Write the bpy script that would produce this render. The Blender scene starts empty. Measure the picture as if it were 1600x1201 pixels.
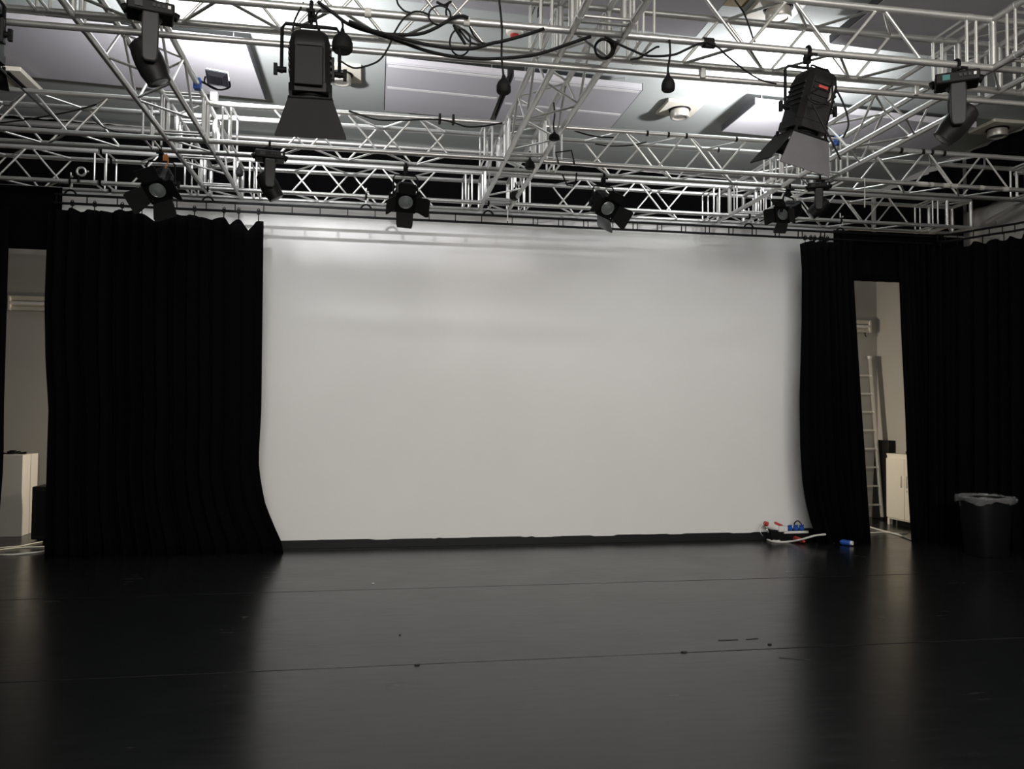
import bpy, bmesh, math, random
from mathutils import Vector, Matrix, Quaternion
random.seed(7)
sc = bpy.context.scene
COL = sc.collection
R = math.radians
# ------------------------------------------------------------------ camera, world, light, exposure
CAM_H = 1.6
F_PX, YAW, PITCH, ROLL = 1269.3, 0.1679, 0.0370, 0.0073
_cy, _sy = math.cos(YAW), math.sin(YAW)
FWD = Vector((_sy*math.cos(PITCH), _cy*math.cos(PITCH), math.sin(PITCH)))
_r = Vector((_cy, -_sy, 0)); _u = _r.cross(FWD)
RIGHT = _r*math.cos(ROLL) + _u*math.sin(ROLL)
UP = _u*math.cos(ROLL) - _r*math.sin(ROLL)
EYE = Vector((0, 0, CAM_H))
cd = bpy.data.cameras.new('camera'); cam = bpy.data.objects.new('camera', cd); COL.objects.link(cam)
cam.matrix_world = Matrix(((RIGHT.x, UP.x, -FWD.x, 0), (RIGHT.y, UP.y, -FWD.y, 0), (RIGHT.z, UP.z, -FWD.z, CAM_H), (0, 0, 0, 1)))
cd.sensor_fit = 'HORIZONTAL'; cd.sensor_width = 36; cd.lens = F_PX/1600*36
cd.clip_start = .05; cd.clip_end = 100
sc.camera = cam
sc.view_settings.view_transform = 'Standard'; sc.view_settings.look = 'None'
sc.view_settings.exposure = 0.0; sc.view_settings.gamma = 1.0
sc.view_settings.use_curve_mapping = False
w = bpy.data.worlds.new('world'); sc.world = w; w.use_nodes = True
w.node_tree.nodes['Background'].inputs[0].default_value = (.5, .52, .55, 1)
w.node_tree.nodes['Background'].inputs[1].default_value = 0.01

def area(name, loc, direction, sx, sy, power, color=(1, .97, .93)):
    l = bpy.data.lights.new(name, 'AREA'); l.shape = 'RECTANGLE'; l.size = sx; l.size_y = sy
    l.energy = power; l.color = color
    o = bpy.data.objects.new(name, l); COL.objects.link(o)
    o.location = loc; o.rotation_euler = Vector(direction).to_track_quat('-Z', 'Y').to_euler()
    return o
# the rig's LED work floods, bounced off the ceiling; the rear pair is added fill
FLOOD_L = Vector((-1.43, 7.55, 4.60)); FLOOD_L_DIR = Vector((.22, .62, .78)).normalized()
FLOOD_R = Vector((4.42, 7.95, 4.74)); FLOOD_R_DIR = Vector((-.16, .42, .89)).normalized()
COOL = (.97, .97, 1.0)
LIGHT_L = area('flood_light_left', FLOOD_L + FLOOD_L_DIR*.03, FLOOD_L_DIR, .15, .10, 162, COOL)
LIGHT_R = area('flood_light_right', FLOOD_R + FLOOD_R_DIR*.03, FLOOD_R_DIR, .15, .10, 145, COOL)
WARM = (1, .955, .90)
LIGHT_B = area('fill_light_rear_left', (-1.2, -.6, 4.6), (.05, .05, 1), .3, .2, 260, WARM)  # unseen rear pair, added behind the viewer to fill the near trusses
LIGHT_C = area('fill_light_rear_right', (4.2, -.6, 4.6), (-.05, .05, 1), .3, .2, 260, WARM)
# broad unseen fill light added behind the viewer to even out the white wall
LIGHT_H = area('front_fill_light', (1.6, -3.8, 4.4), (.02, 1, -.18), 8.0, 1.7, 745, WARM)
# the shaded lamps left on in the passage behind the white wall, seen only by their light
for nm_, dx_, pw_ in (('passage_lamp_left', -1, 36), ('passage_lamp_right', 1, 27)):
    o_ = area(nm_, (1.6+.2*dx_, 11.0, 2.5), (dx_, 0, -.22), .3, .3, pw_, (1, .88, .70)); o_.data.spread = R(70)

# ------------------------------------------------------------------ pixel helpers (1600 x 1201 frame)
def ray(x, y): return FWD + RIGHT*((x-800)/F_PX) - UP*((y-600.5)/F_PX)
def atY(x, y, Y): d = ray(x, y); return EYE + d*(Y/d.y)
def atX(x, y, X): d = ray(x, y); return EYE + d*(X/d.x)
def atZ(x, y, Z): d = ray(x, y); return EYE + d*((Z-CAM_H)/d.z)

# ------------------------------------------------------------------ materials
def mat(name, col, rough=.6, metal=0., spec=.5, var=0., vscale=6., bump=0., bscale=60., rvar=0., stretch=None, emit=0., ecol=None, alpha=1., trans=0.):
    m = bpy.data.materials.new(name); m.use_nodes = True
    nt = m.node_tree; b = nt.nodes['Principled BSDF']
    b.inputs['Base Color'].default_value = (*col, 1); b.inputs['Roughness'].default_value = rough
    b.inputs['Metallic'].default_value = metal; b.inputs['Specular IOR Level'].default_value = spec
    if trans: b.inputs['Transmission Weight'].default_value = trans
    if alpha < 1: b.inputs['Alpha'].default_value = alpha
    if emit:
        b.inputs['Emission Color'].default_value = (*(ecol or col), 1); b.inputs['Emission Strength'].default_value = emit
    if var or bump or rvar:
        tc = nt.nodes.new('ShaderNodeTexCoord'); vec = tc.outputs['Object']
        if stretch:
            mp = nt.nodes.new('ShaderNodeMapping'); mp.inputs['Scale'].default_value = stretch
            nt.links.new(vec, mp.inputs['Vector']); vec = mp.outputs['Vector']
        if var or rvar:
            n = nt.nodes.new('ShaderNodeTexNoise'); n.inputs['Scale'].default_value = vscale; n.inputs['Detail'].default_value = 5
            nt.links.new(vec, n.inputs['Vector'])
        if var:
            rp = nt.nodes.new('ShaderNodeMix'); rp.data_type = 'RGBA'
            rp.inputs['A'].default_value = (*[max(0, c*(1-var)) for c in col], 1)
            rp.inputs['B'].default_value = (*[min(1, c*(1+var)) for c in col], 1)
            nt.links.new(n.outputs['Fac'], rp.inputs['Factor']); nt.links.new(rp.outputs['Result'], b.inputs['Base Color'])
        if rvar:
            mr = nt.nodes.new('ShaderNodeMapRange'); mr.inputs['To Min'].default_value = max(.02, rough-rvar); mr.inputs['To Max'].default_value = rough+rvar
            nt.links.new(n.outputs['Fac'], mr.inputs['Value']); nt.links.new(mr.outputs['Result'], b.inputs['Roughness'])
        if bump:
            n2 = nt.nodes.new('ShaderNodeTexNoise'); n2.inputs['Scale'].default_value = bscale; n2.inputs['Detail'].default_value = 3
            nt.links.new(vec, n2.inputs['Vector'])
            bp = nt.nodes.new('ShaderNodeBump'); bp.inputs['Strength'].default_value = bump; bp.inputs['Distance'].default_value = .01
            nt.links.new(n2.outputs['Fac'], bp.inputs['Height']); nt.links.new(bp.outputs['Normal'], b.inputs['Normal'])
    return m
M = {}
M['white_wall'] = mat('white_wall_paint', (.80, .79, .775), .85, var=.03, vscale=1.2, bump=.05, bscale=90)
M['grey_wall'] = mat('grey_wall_paint', (.40, .385, .355), .85, var=.05, vscale=1.5, bump=.05, bscale=80)
M['dark_wall'] = mat('dark_wall_paint', (.11, .11, .11), .9, var=.1, vscale=1)
M['ceiling'] = mat('ceiling_paint', (.40, .425, .41), .9, var=.05, vscale=.8)
M['raft'] = mat('acoustic_panel_cloth', (.43, .417, .44), .95, var=.03, vscale=2, bump=.08, bscale=200)
M['raft_edge'] = mat('panel_edge_tape', (.03, .03, .035), .8)
M['raft_tape'] = mat('panel_white_tape', (.72, .70, .70), .8)
M['alu'] = mat('truss_aluminium', (.63, .625, .61), .36, metal=.75, var=.08, vscale=9, rvar=.06)
M['alu_thin'] = mat('truss_brace_aluminium', (.80, .79, .765), .33, metal=.7, var=.05, vscale=20)
M['steel'] = mat('galvanised_steel', (.62, .62, .60), .4, metal=.85, var=.1, vscale=30)
M['black_velvet'] = mat('black_velvet', (.002, .002, .0024), 1., spec=.05, var=.3, vscale=20)
M['black_steel'] = mat('black_steel', (.0035, .0035, .004), .6, metal=0, spec=.15, var=.2, vscale=30)
M['lamp_black'] = mat('lamp_black_paint', (.007, .0067, .007), .5, spec=.22, var=.2, vscale=25, bump=.05, bscale=300)
M['flap_black'] = mat('barn_door_black', (.010, .0097, .010), .65, spec=.2, var=.15, vscale=15)
M['flap_lit'] = mat('barn_door_lit_grey', (.095, .092, .099), .5, metal=.2, var=.1, vscale=12)  # lit copy of the flap black: light on the flap painted as grey
M['head_grey'] = mat('moving_head_plastic', (.028, .0272, .028), .45, spec=.3, var=.1, vscale=20)
M['lens'] = mat('fresnel_glass', (.17, .19, .19), .22, spec=.7, var=.2, vscale=40)
M['cable'] = mat('black_rubber_cable', (.007, .007, .0075), .65, spec=.25, var=.2, vscale=30)
M['rubber'] = mat('black_rubber', (.007, .007, .0075), .7, spec=.2, var=.2, vscale=30)
M['cream'] = mat('cream_plastic', (.62, .585, .50), .5, var=.06, vscale=10)
M['can'] = mat('spotlight_can', (.36, .345, .31), .35, metal=.4, var=.1, vscale=10)
M['white_plastic'] = mat('white_plastic', (.75, .74, .71), .45, var=.04, vscale=10)
M['warm_white'] = mat('white_laminate', (.74, .69, .60), .5, var=.03, vscale=6)
M['red'] = mat('red_plastic', (.42, .04, .03), .45, var=.1, vscale=20)
M['blue'] = mat('blue_plastic', (.02, .08, .36), .4, var=.1, vscale=20)
M['orange'] = mat('orange_tag', (.5, .17, .03), .6, var=.1, vscale=20)
M['plinth'] = mat('plinth_paint', (.62, .59, .54), .6, var=.04, vscale=5)
M['bin'] = mat('bin_plastic', (.003, .0034, .0042), .6, spec=.2, var=.2, vscale=12)
M['bag'] = mat('clear_bin_bag', (.30, .30, .31), .3, spec=.6, alpha=.38, var=.15, vscale=30)
M['skirting'] = mat('black_skirting_paint', (.006, .006, .007), .55, spec=.3, var=.25, vscale=14)
M['stain'] = mat('water_stain', (.16, .115, .05), .9, var=.4, vscale=9)
M['tape_white'] = mat('white_tape', (.62, .61, .56), .7, var=.1, vscale=30)
M['dark_tape'] = mat('dark_scuff', (.006, .006, .006), .5)
M['flood_glass'] = mat('lit_flood_glass', (.95, .96, 1), .3, emit=14, ecol=(.93, .95, 1))
M['flood_body'] = mat('flood_housing', (.10, .10, .13), .45, metal=.3, var=.1, vscale=20)
M['teal_led'] = mat('teal_display', (.01, .06, .055), .4, emit=.12, ecol=(.05, .6, .5))
M['silver'] = mat('silver_lamp_reflector', (.6, .58, .53), .28, metal=.8, var=.1, vscale=20)
def floor_mat():
    m = mat('black_dance_vinyl', (.0125, .0135, .0145), .24, spec=.40)
    nt = m.node_tree; b = nt.nodes['Principled BSDF']
    tc = nt.nodes.new('ShaderNodeTexCoord')
    def noise(scale, st, det=6):
        mp = nt.nodes.new('ShaderNodeMapping'); mp.inputs['Scale'].default_value = st
        n = nt.nodes.new('ShaderNodeTexNoise'); n.inputs['Scale'].default_value = scale; n.inputs['Detail'].default_value = det
        nt.links.new(tc.outputs['Object'], mp.inputs['Vector']); nt.links.new(mp.outputs['Vector'], n.inputs['Vector'])
        return n.outputs['Fac']
    a = noise(1.6, (1, 1, 1)); s = noise(9, (.35, 2.2, 1)); sp = noise(38, (1, 1, 1), 2)
    mr = nt.nodes.new('ShaderNodeMapRange'); mr.inputs['To Min'].default_value = .15; mr.inputs['To Max'].default_value = .34
    add = nt.nodes.new('ShaderNodeMath'); add.operation = 'ADD'
    ml = nt.nodes.new('ShaderNodeMath'); ml.operation = 'MULTIPLY'; ml.inputs[1].default_value = .5
    nt.links.new(a, add.inputs[0]); nt.links.new(s, add.inputs[1]); nt.links.new(add.outputs[0], ml.inputs[0])
    nt.links.new(ml.outputs[0], mr.inputs['Value']); nt.links.new(mr.outputs['Result'], b.inputs['Roughness'])
    cr = nt.nodes.new('ShaderNodeValToRGB'); e = cr.color_ramp.elements
    e[0].position = .3; e[0].color = (.0045, .005, .0055, 1); e[1].position = .8; e[1].color = (.011, .0115, .012, 1)
    ee = cr.color_ramp.elements.new(.9); ee.color = (.022, .022, .022, 1)
    mix = nt.nodes.new('ShaderNodeMath'); mix.operation = 'MAXIMUM'
    nt.links.new(s, mix.inputs[0]); nt.links.new(sp, mix.inputs[1])
    nt.links.new(mix.outputs[0], cr.inputs['Fac']); nt.links.new(cr.outputs['Color'], b.inputs['Base Color'])
    mp = nt.nodes.new('ShaderNodeMapping'); mp.inputs['Scale'].default_value = (.45, 9, 1); mp.inputs['Rotation'].default_value = (0, 0, .35)
    ns = nt.nodes.new('ShaderNodeTexNoise'); ns.inputs['Scale'].default_value = 4; ns.inputs['Detail'].default_value = 8; ns.inputs['Roughness'].default_value = .65
    nt.links.new(tc.outputs['Object'], mp.inputs['Vector']); nt.links.new(mp.outputs['Vector'], ns.inputs['Vector'])
    sm = nt.nodes.new('ShaderNodeMapRange'); sm.inputs['From Min'].default_value = .66; sm.inputs['From Max'].default_value = .74
    nt.links.new(ns.outputs['Fac'], sm.inputs['Value'])
    mx = nt.nodes.new('ShaderNodeMix'); mx.data_type = 'RGBA'; mx.inputs['B'].default_value = (.045, .045, .046, 1)
    nt.links.new(sm.outputs['Result'], mx.inputs['Factor']); nt.links.new(cr.outputs['Color'], mx.inputs['A']); nt.links.new(mx.outputs['Result'], b.inputs['Base Color'])
    bp = nt.nodes.new('ShaderNodeBump'); bp.inputs['Strength'].default_value = .03; bp.inputs['Distance'].default_value = .01
    nt.links.new(s, bp.inputs['Height']); nt.links.new(bp.outputs['Normal'], b.inputs['Normal'])
    return m
M['floor'] = floor_mat()

# ------------------------------------------------------------------ mesh builder
WPOS = {}
class MB:
    def __init__(self, m=None): self.v = []; self.f = []; self.m = m or Matrix.Identity(4)
    def add(self, vs, fs):
        k = len(self.v); self.v += [self.m @ Vector(p) for p in vs]
        self.f += [tuple(i+k for i in f) for f in fs]; return self
    def box(self, c, s, rot=None):
        vs = []
        for dz in (-.5, .5):
            for dx, dy in ((-.5, -.5), (.5, -.5), (.5, .5), (-.5, .5)):
                p = Vector((dx*s[0], dy*s[1], dz*s[2]))
                if rot: p = rot @ p
                vs.append(p + Vector(c))
        return self.add(vs, [(3, 2, 1, 0), (4, 5, 6, 7), (0, 1, 5, 4), (1, 2, 6, 5), (2, 3, 7, 6), (3, 0, 4, 7)])
    def hexa(self, b, t): # 4 bottom + 4 top corner points, same order (counter-clockwise from above)
        return self.add(list(b)+list(t), [(3, 2, 1, 0), (4, 5, 6, 7), (0, 1, 5, 4), (1, 2, 6, 5), (2, 3, 7, 6), (3, 0, 4, 7)])
    def tube(self, a, b, r, n=10, r2=None):
        a = Vector(a); b = Vector(b); d = (b-a).normalized(); q = d.to_track_quat('Z', 'Y')
        vs = []
        for p, rr in ((a, r), (b, r if r2 is None else r2)):
            for i in range(n):
                t = 2*math.pi*i/n; vs.append(p + q @ Vector((rr*math.cos(t), rr*math.sin(t), 0)))
        fs = [(i, (i+1) % n, n+(i+1) % n, n+i) for i in range(n)] + [tuple(range(n-1, -1, -1)), tuple(range(n, 2*n))]
        return self.add(vs, fs)
    def path(self, pts, r, n=6, closed=False):
        pts = [Vector(p) for p in pts]; N = len(pts); vs = []; prev = None
        for i, p in enumerate(pts):
            a = pts[(i-1) % N] if closed or i > 0 else pts[0]; b = pts[(i+1) % N] if closed or i < N-1 else pts[-1]
            d = (b-a).normalized()
            if prev is None:
                prev = d.orthogonal().normalized()
            x = (prev - d*prev.dot(d)).normalized(); y = d.cross(x); prev = x
            for k in range(n):
                t = 2*math.pi*k/n; vs.append(p + x*(r*math.cos(t)) + y*(r*math.sin(t)))
        fs = []
        for i in range(N if closed else N-1):
            j = (i+1) % N
            fs += [(i*n+k, i*n+(k+1) % n, j*n+(k+1) % n, j*n+k) for k in range(n)]
        if not closed: fs += [tuple(range(n-1, -1, -1)), tuple((N-1)*n+k for k in range(n))]
        return self.add(vs, fs)
    def lathe(self, prof, n=20, cap=True):
        vs = [(r*math.cos(2*math.pi*k/n), r*math.sin(2*math.pi*k/n), z) for r, z in prof for k in range(n)]
        fs = [(i*n+k, i*n+(k+1) % n, (i+1)*n+(k+1) % n, (i+1)*n+k) for i in range(len(prof)-1) for k in range(n)]
        if cap: fs += [tuple(range(n-1, -1, -1)), tuple((len(prof)-1)*n+k for k in range(n))]
        return self.add(vs, fs)
    def loft(self, secs): # list of rings (same count)
        n = len(secs[0]); vs = [p for s in secs for p in s]
        fs = [(i*n+k, i*n+(k+1) % n, (i+1)*n+(k+1) % n, (i+1)*n+k) for i in range(len(secs)-1) for k in range(n)]
        fs += [tuple(range(n-1, -1, -1)), tuple((len(secs)-1)*n+k for k in range(n))]
        return self.add(vs, fs)
    def build(self, name, m, parent=None, bevel=0, smooth=True, solid=0, label=None):
        me = bpy.data.meshes.new(name)
        off = WPOS.get(parent.name, Vector()) if parent else Vector()
        me.from_pydata([p-off for p in self.v], [], self.f)
        me.materials.append(m); me.update()
        bm = bmesh.new(); bm.from_mesh(me); bmesh.ops.recalc_face_normals(bm, faces=bm.faces); bm.to_mesh(me); bm.free()
        if smooth:
            me.polygons.foreach_set('use_smooth', [True]*len(me.polygons)); me.set_sharp_from_angle(angle=R(38))
        o = bpy.data.objects.new(name, me); COL.objects.link(o)
        if parent: o.parent = parent; WPOS[o.name] = off
        if solid: s = o.modifiers.new('solid', 'SOLIDIFY'); s.thickness = solid; s.offset = 0
        if bevel: b = o.modifiers.new('bevel', 'BEVEL'); b.width = bevel; b.segments = 2; b.limit_method = 'ANGLE'; b.angle_limit = R(40)
        if label: o['label'] = label
        return o
def tag(o, label, cat, group=None):
    o['label'] = label; o['category'] = cat
    if group: o['group'] = group
    return o
def thing(name, loc, label, cat, group=None):
    o = bpy.data.objects.new(name, None); o.empty_display_size = .1; COL.objects.link(o); o.location = loc
    WPOS[o.name] = Vector(loc); return tag(o, label, cat, group)
def struct(o): o['kind'] = 'structure'; return o
def spline(pts, k=8, closed=False):
    P = [Vector(p) for p in pts]; out = []; N = len(P)
    for i in range(N if closed else N-1):
        p0 = P[(i-1) % N] if closed or i > 0 else P[0]*2-P[1]; p1 = P[i]; p2 = P[(i+1) % N]
        p3 = P[(i+2) % N] if closed or i+2 < N else P[-1]*2-P[-2]
        for j in range(k):
            t = j/k
            out.append(.5*((2*p1)+(p2-p0)*t+(2*p0-5*p1+4*p2-p3)*t*t+(3*p1-p0-3*p2+p3)*t**3))
    if not closed: out.append(P[-1])
    return out
def lerp_poly(pts, t): # piecewise linear lookup, pts sorted by first entry
    if t <= pts[0][0]: return pts[0][1]
    for (a, va), (b, vb) in zip(pts, pts[1:]):
        if t <= b: return va+(vb-va)*(t-a)/(b-a)
    return pts[-1][1]

# ------------------------------------------------------------------ room shell
X0, X1, Y0, Y1 = -6.6, 8.05, -4.0, 12.0
YW = 9.96      # face of the white wall
def ceil_z(x): return 5.52 - .028*x
fl = struct(MB().box(((X0+X1)/2, (Y0+Y1)/2, -.06), (X1-X0+.4, Y1-Y0+.4, .1)).build('floor', M['skirting'], bevel=0))
ys = [-4.0, -1.567, .715, 2.999, 5.283, 7.565, 9.85, 12.0]
for a, b in zip(ys, ys[1:]):
    MB().box(((X0+X1)/2, (a+b)/2, -.005), (X1-X0, b-a-.013, .010)).build('vinyl_strip', M['floor'], fl, bevel=.002)
b0 = [Vector((x, y, ceil_z(x))) for x, y in ((X0-.2, Y0-.2), (X1+.2, Y0-.2), (X1+.2, Y1+.2), (X0-.2, Y1+.2))]
ce = struct(MB().hexa(b0, [p+Vector((0, 0, .15)) for p in b0]).build('ceiling', M['ceiling']))
struct(MB().box(((X0+X1)/2, Y1+.1, 2.85), (X1-X0+.4, .2, 5.7)).build('wall_back', M['grey_wall']))
struct(MB().box((X1+.1, (Y0+Y1)/2, 2.85), (.2, Y1-Y0, 5.7)).build('wall_right', M['grey_wall']))
struct(MB().box((X0-.1, (Y0+Y1)/2, 2.85), (.2, Y1-Y0, 5.7)).build('wall_left', M['dark_wall']))
struct(MB().box(((X0+X1)/2, Y0-.1, 2.85), (X1-X0+.4, .2, 5.7)).build('wall_front', M['dark_wall']))
# the free-standing white wall with its black skirting
struct(MB().box((1.32, YW+.06, 2.065), (9.9, .12, 4.13)).build('wall_stage', M['white_wall'], bevel=.004))
sk = MB()
xs = [-3.6+i*.05 for i in range(197)]
prof = []
hgt = .092
for i, x in enumerate(xs):
    if random.random() < .25: hgt = .092+random.choice((-.010, -.005, 0, 0, .003, .006))
    prof.append(hgt)
vs = []; fs = []
for x, h in zip(xs, prof): vs += [(x, YW-.014, 0), (x, YW-.014, h), (x, YW-.001, h), (x, YW-.001, 0)]
for i in range(len(xs)-1):
    k = i*4
    fs += [(k, k+4, k+5, k+1), (k+1, k+5, k+6, k+2), (k+2, k+6, k+7, k+3)]
sk.add(vs, fs)
struct(sk.build('baseboard_stage', M['skirting'], smooth=False))
# pipe run along the head of the back wall
pm = MB(); pm.tube(atY(-40, 187, 11.78), atY(1330, 275, 11.78), .045, 12)
struct(pm.build('trim_1', M['steel']))

# ------------------------------------------------------------------ ceiling panels
def raft(x0, x1, y0, y1, label, dz=.19, stripes=(), drop_r=0.0):
    za, zb = ceil_z(x0)-dz, ceil_z(x1)-dz-drop_r
    c = Vector(((x0+x1)/2, (y0+y1)/2, (za+zb)/2))
    r = thing('ceiling_panel', c, label, 'panel', 'acoustic ceiling panels')
    th = .075
    b = [Vector((x0, y0, za)), Vector((x1, y0, zb)), Vector((x1, y1, zb)), Vector((x0, y1, za))]
    MB().hexa(b, [p+Vector((0, 0, .015)) for p in b]).build('face_board', M['raft'], r)
    e = MB(); g = .012
    bi = [Vector((x0-g, y0+.004, za+.004)), Vector((x1+g, y0+.004, zb+.004)), Vector((x1+g, y1-.004, zb+.004)), Vector((x0-g, y1-.004, za+.004))]
    m_ = MB(); m_.hexa([p+Vector((0, 0, .012)) for p in b], [p+Vector((0, 0, th)) for p in b]); m_.build('backing_board', M['raft'], r)
    for xx, zz, sgn in ((x0, za, -1), (x1, zb, 1)):
        m2 = MB(); m2.box((xx+sgn*.006, (y0+y1)/2, zz+th/2+.006), (.010, y1-y0, th)); m2.build('edge_strip', M['raft_edge'], r, label='dark edge strip of the panel')
    for s in stripes:
        yy = y0+(y1-y0)*s
        bb = [Vector((x0+.02, yy, za-.002)), Vector((x1-.02, yy, zb-.002)), Vector((x1-.02, yy+.055, zb-.002)), Vector((x0+.02, yy+.055, za-.002))]
        MB().hexa(bb, [p+Vector((0, 0, .003)) for p in bb]).build('joint_tape', M['raft_tape'], r, label='white tape over the panel joint')
    for hx in (x0+.15, x1-.15):
        for hy in (y0+.15, y1-.15):
            MB().tube((hx, hy, ceil_z(hx)-dz+th-.01), (hx, hy, ceil_z(hx)+.01), .006, 6).build('hanger_rod', M['steel'], r)
    return r
raft(-5.6, -1.345, 8.55, 10.02, 'wide grey ceiling panel at left beside the bright flood glow')
raft(.08, 1.385, 8.63, 10.0, 'pale grey ceiling panel just left of the middle truss', stripes=(.02, .45))
raft(1.46, 2.92, 8.63, 9.97, 'pale grey ceiling panel with white tape right of the middle truss', stripes=(.02, .55))
raft(4.31, 7.18, 8.68, 9.60, 'wide ceiling panel behind the right fresnel, lit at left and dark at right')
raft(.08, 1.385, 5.85, 7.27, 'nearer ceiling panel above the bundle of black cables')
raft(1.46, 3.0, 5.85, 7.30, 'nearer ceiling panel above the middle truss junction')
raft(4.31, 7.18, 5.85, 7.12, 'nearer wide ceiling panel at top right beyond the right truss corner')
raft(-5.6, -1.345, 5.85, 7.20, 'nearer ceiling panel above the left moving head, mostly out of frame')
st = MB(); c = atZ(1148, 2, ceil_z(4.0))
st.loft([[Vector((c.x+.34*math.cos(a)*(1+.25*math.sin(3*a)), c.y+.16*math.sin(a)*(1+.2*math.cos(2*a)), ceil_z(c.x)-z)) for a in [2*math.pi*k/20 for k in range(20)]] for z in (.0005, .004)])
# (stain kept as a thin part of the ceiling)
st.build('water_stain', M['stain'], ce, label='brown water stain on the ceiling')
# downlights on the ceiling
def downlight(px, py, label, s=1., ang=0, at=None):
    z = 5.52
    for _ in range(4):
        p = atZ(px, py, z); z = ceil_z(p.x)-.05
    if at: p = Vector((*at, 0))
    p = Vector((p.x, p.y, ceil_z(p.x)))
    r = thing('ceiling_spotlight', p, label, 'light', 'square based ceiling spotlights')
    m = Matrix.Translation(p) @ Matrix.Rotation(ang, 4, 'Z')
    MB(m).box((0, 0, -.022), (.46*s, .46*s, .044)).build('mounting_plate', M['cream'], r, bevel=.008)
    MB(m).lathe([(.13*s, -.044), (.135*s, -.05), (.13*s, -.06)], 24).build('collar', M['black_steel'], r)
    MB(m).lathe([(.115*s, -.058), (.118*s, -.135), (.112*s, -.147), (.09*s, -.149), (.075*s, -.135)], 24, cap=False).build('can', M['can'], r)
    b = MB(m); b.lathe([(.085*s, -.136), (.06*s, -.125), (.001, -.12)], 20); b.build('reflector', M['silver'], r)
    return r
downlight(1062, 172, 'square cream ceiling spotlight right of the middle truss')
downlight(533, 117, 'square cream ceiling spotlight half hidden behind the left fresnel')
downlight(1567, 226, 'square ceiling spotlight in the dark right corner of the ceiling', at=(7.74, 9.0))
p = atZ(804, 46, ceil_z(1.36)); p.z = ceil_z(p.x)
sd = thing('smoke_detector', p, 'round cream smoke detector with red centre on ceiling', 'smoke detector')
MB(Matrix.Translation(p)).lathe([(.085, 0), (.09, -.02), (.08, -.045), (.05, -.055)], 24).build('housing', M['cream'], sd)
MB(Matrix.Translation(p)).lathe([(.045, -.054), (.045, -.066), (.03, -.075)], 18).build('indicator_cap', M['red'], sd, label='red cap')
downlight(1216, 14, 'square cream ceiling spotlight at the top edge left of the dark beam')
jx = atZ(335, 147, 5.37); jb = thing('junction_box', jx, 'small white box under the left ceiling panel beside the work flood', 'box')
MB(Matrix.Translation((jx.x, jx.y, ceil_z(jx.x)-.19-.05))).box((0, 0, 0), (.085, .085, .10)).build('box_body', M['white_plastic'], jb, bevel=.006)
MB(Matrix.Translation((jx.x, jx.y, ceil_z(jx.x)-.19-.108))).lathe([(.025, .010), (.025, -.004), (.018, -.008)], 12).build('cable_gland', M['cream'], jb)
# fluorescent-style strip bracket hanging under the ceiling at far left
pc = atZ(4, 122, 5.36)
cb = thing('ceiling_lamp', pc, 'pale rectangular ceiling lamp with two dark bars at the left edge', 'light')
MB(Matrix.Translation(pc)).box((0, 0, 0), (.62, .62, .05)).build('lamp_body', M['cream'], cb, bevel=.008)
for dx in (-.16, .16): MB(Matrix.Translation(pc)).box((dx, 0, -.035), (.05, .56, .03)).build('dark_bar', M['black_steel'], cb)
MB(Matrix.Translation(pc)).box((0, 0, .06), (.1, .1, .1)).build('ceiling_mount', M['cream'], cb)
# ------------------------------------------------------------------ trusses
ZB, CC = 4.115, .353
RC, RB = .0245, .0105
YT = {'rear': 9.497, 'middle': 7.82, 'front': 5.10}
XT = {'left': -1.915, 'centre': 1.246, 'right': 4.359, 'outer right': 7.40}
EX = .17
def unit_tube(name, r, n, m):
    b = MB(); b.tube((0, 0, 0), (0, 0, 1), r, n)
    me = bpy.data.meshes.new(name); me.from_pydata(b.v, [], b.f); me.materials.append(m); me.update()
    me.polygons.foreach_set('use_smooth', [True]*len(me.polygons)); me.set_sharp_from_angle(angle=R(60)); return me
ME_CHORD = unit_tube('truss_chord', RC, 16, M['alu']); ME_BRACE = unit_tube('truss_brace', RB, 8, M['alu_thin']); ME_POST = unit_tube('truss_post', RC, 16, M['alu'])
def rod(name, me, a, b, parent):
    a = Vector(a); b = Vector(b); o = bpy.data.objects.new(name, me); COL.objects.link(o); o.parent = parent
    o.location = a-WPOS[parent.name]; o.rotation_mode = 'QUATERNION'; o.rotation_quaternion = (b-a).to_track_quat('Z', 'Y')
    o.scale = (1, 1, (b-a).length); return o
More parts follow.
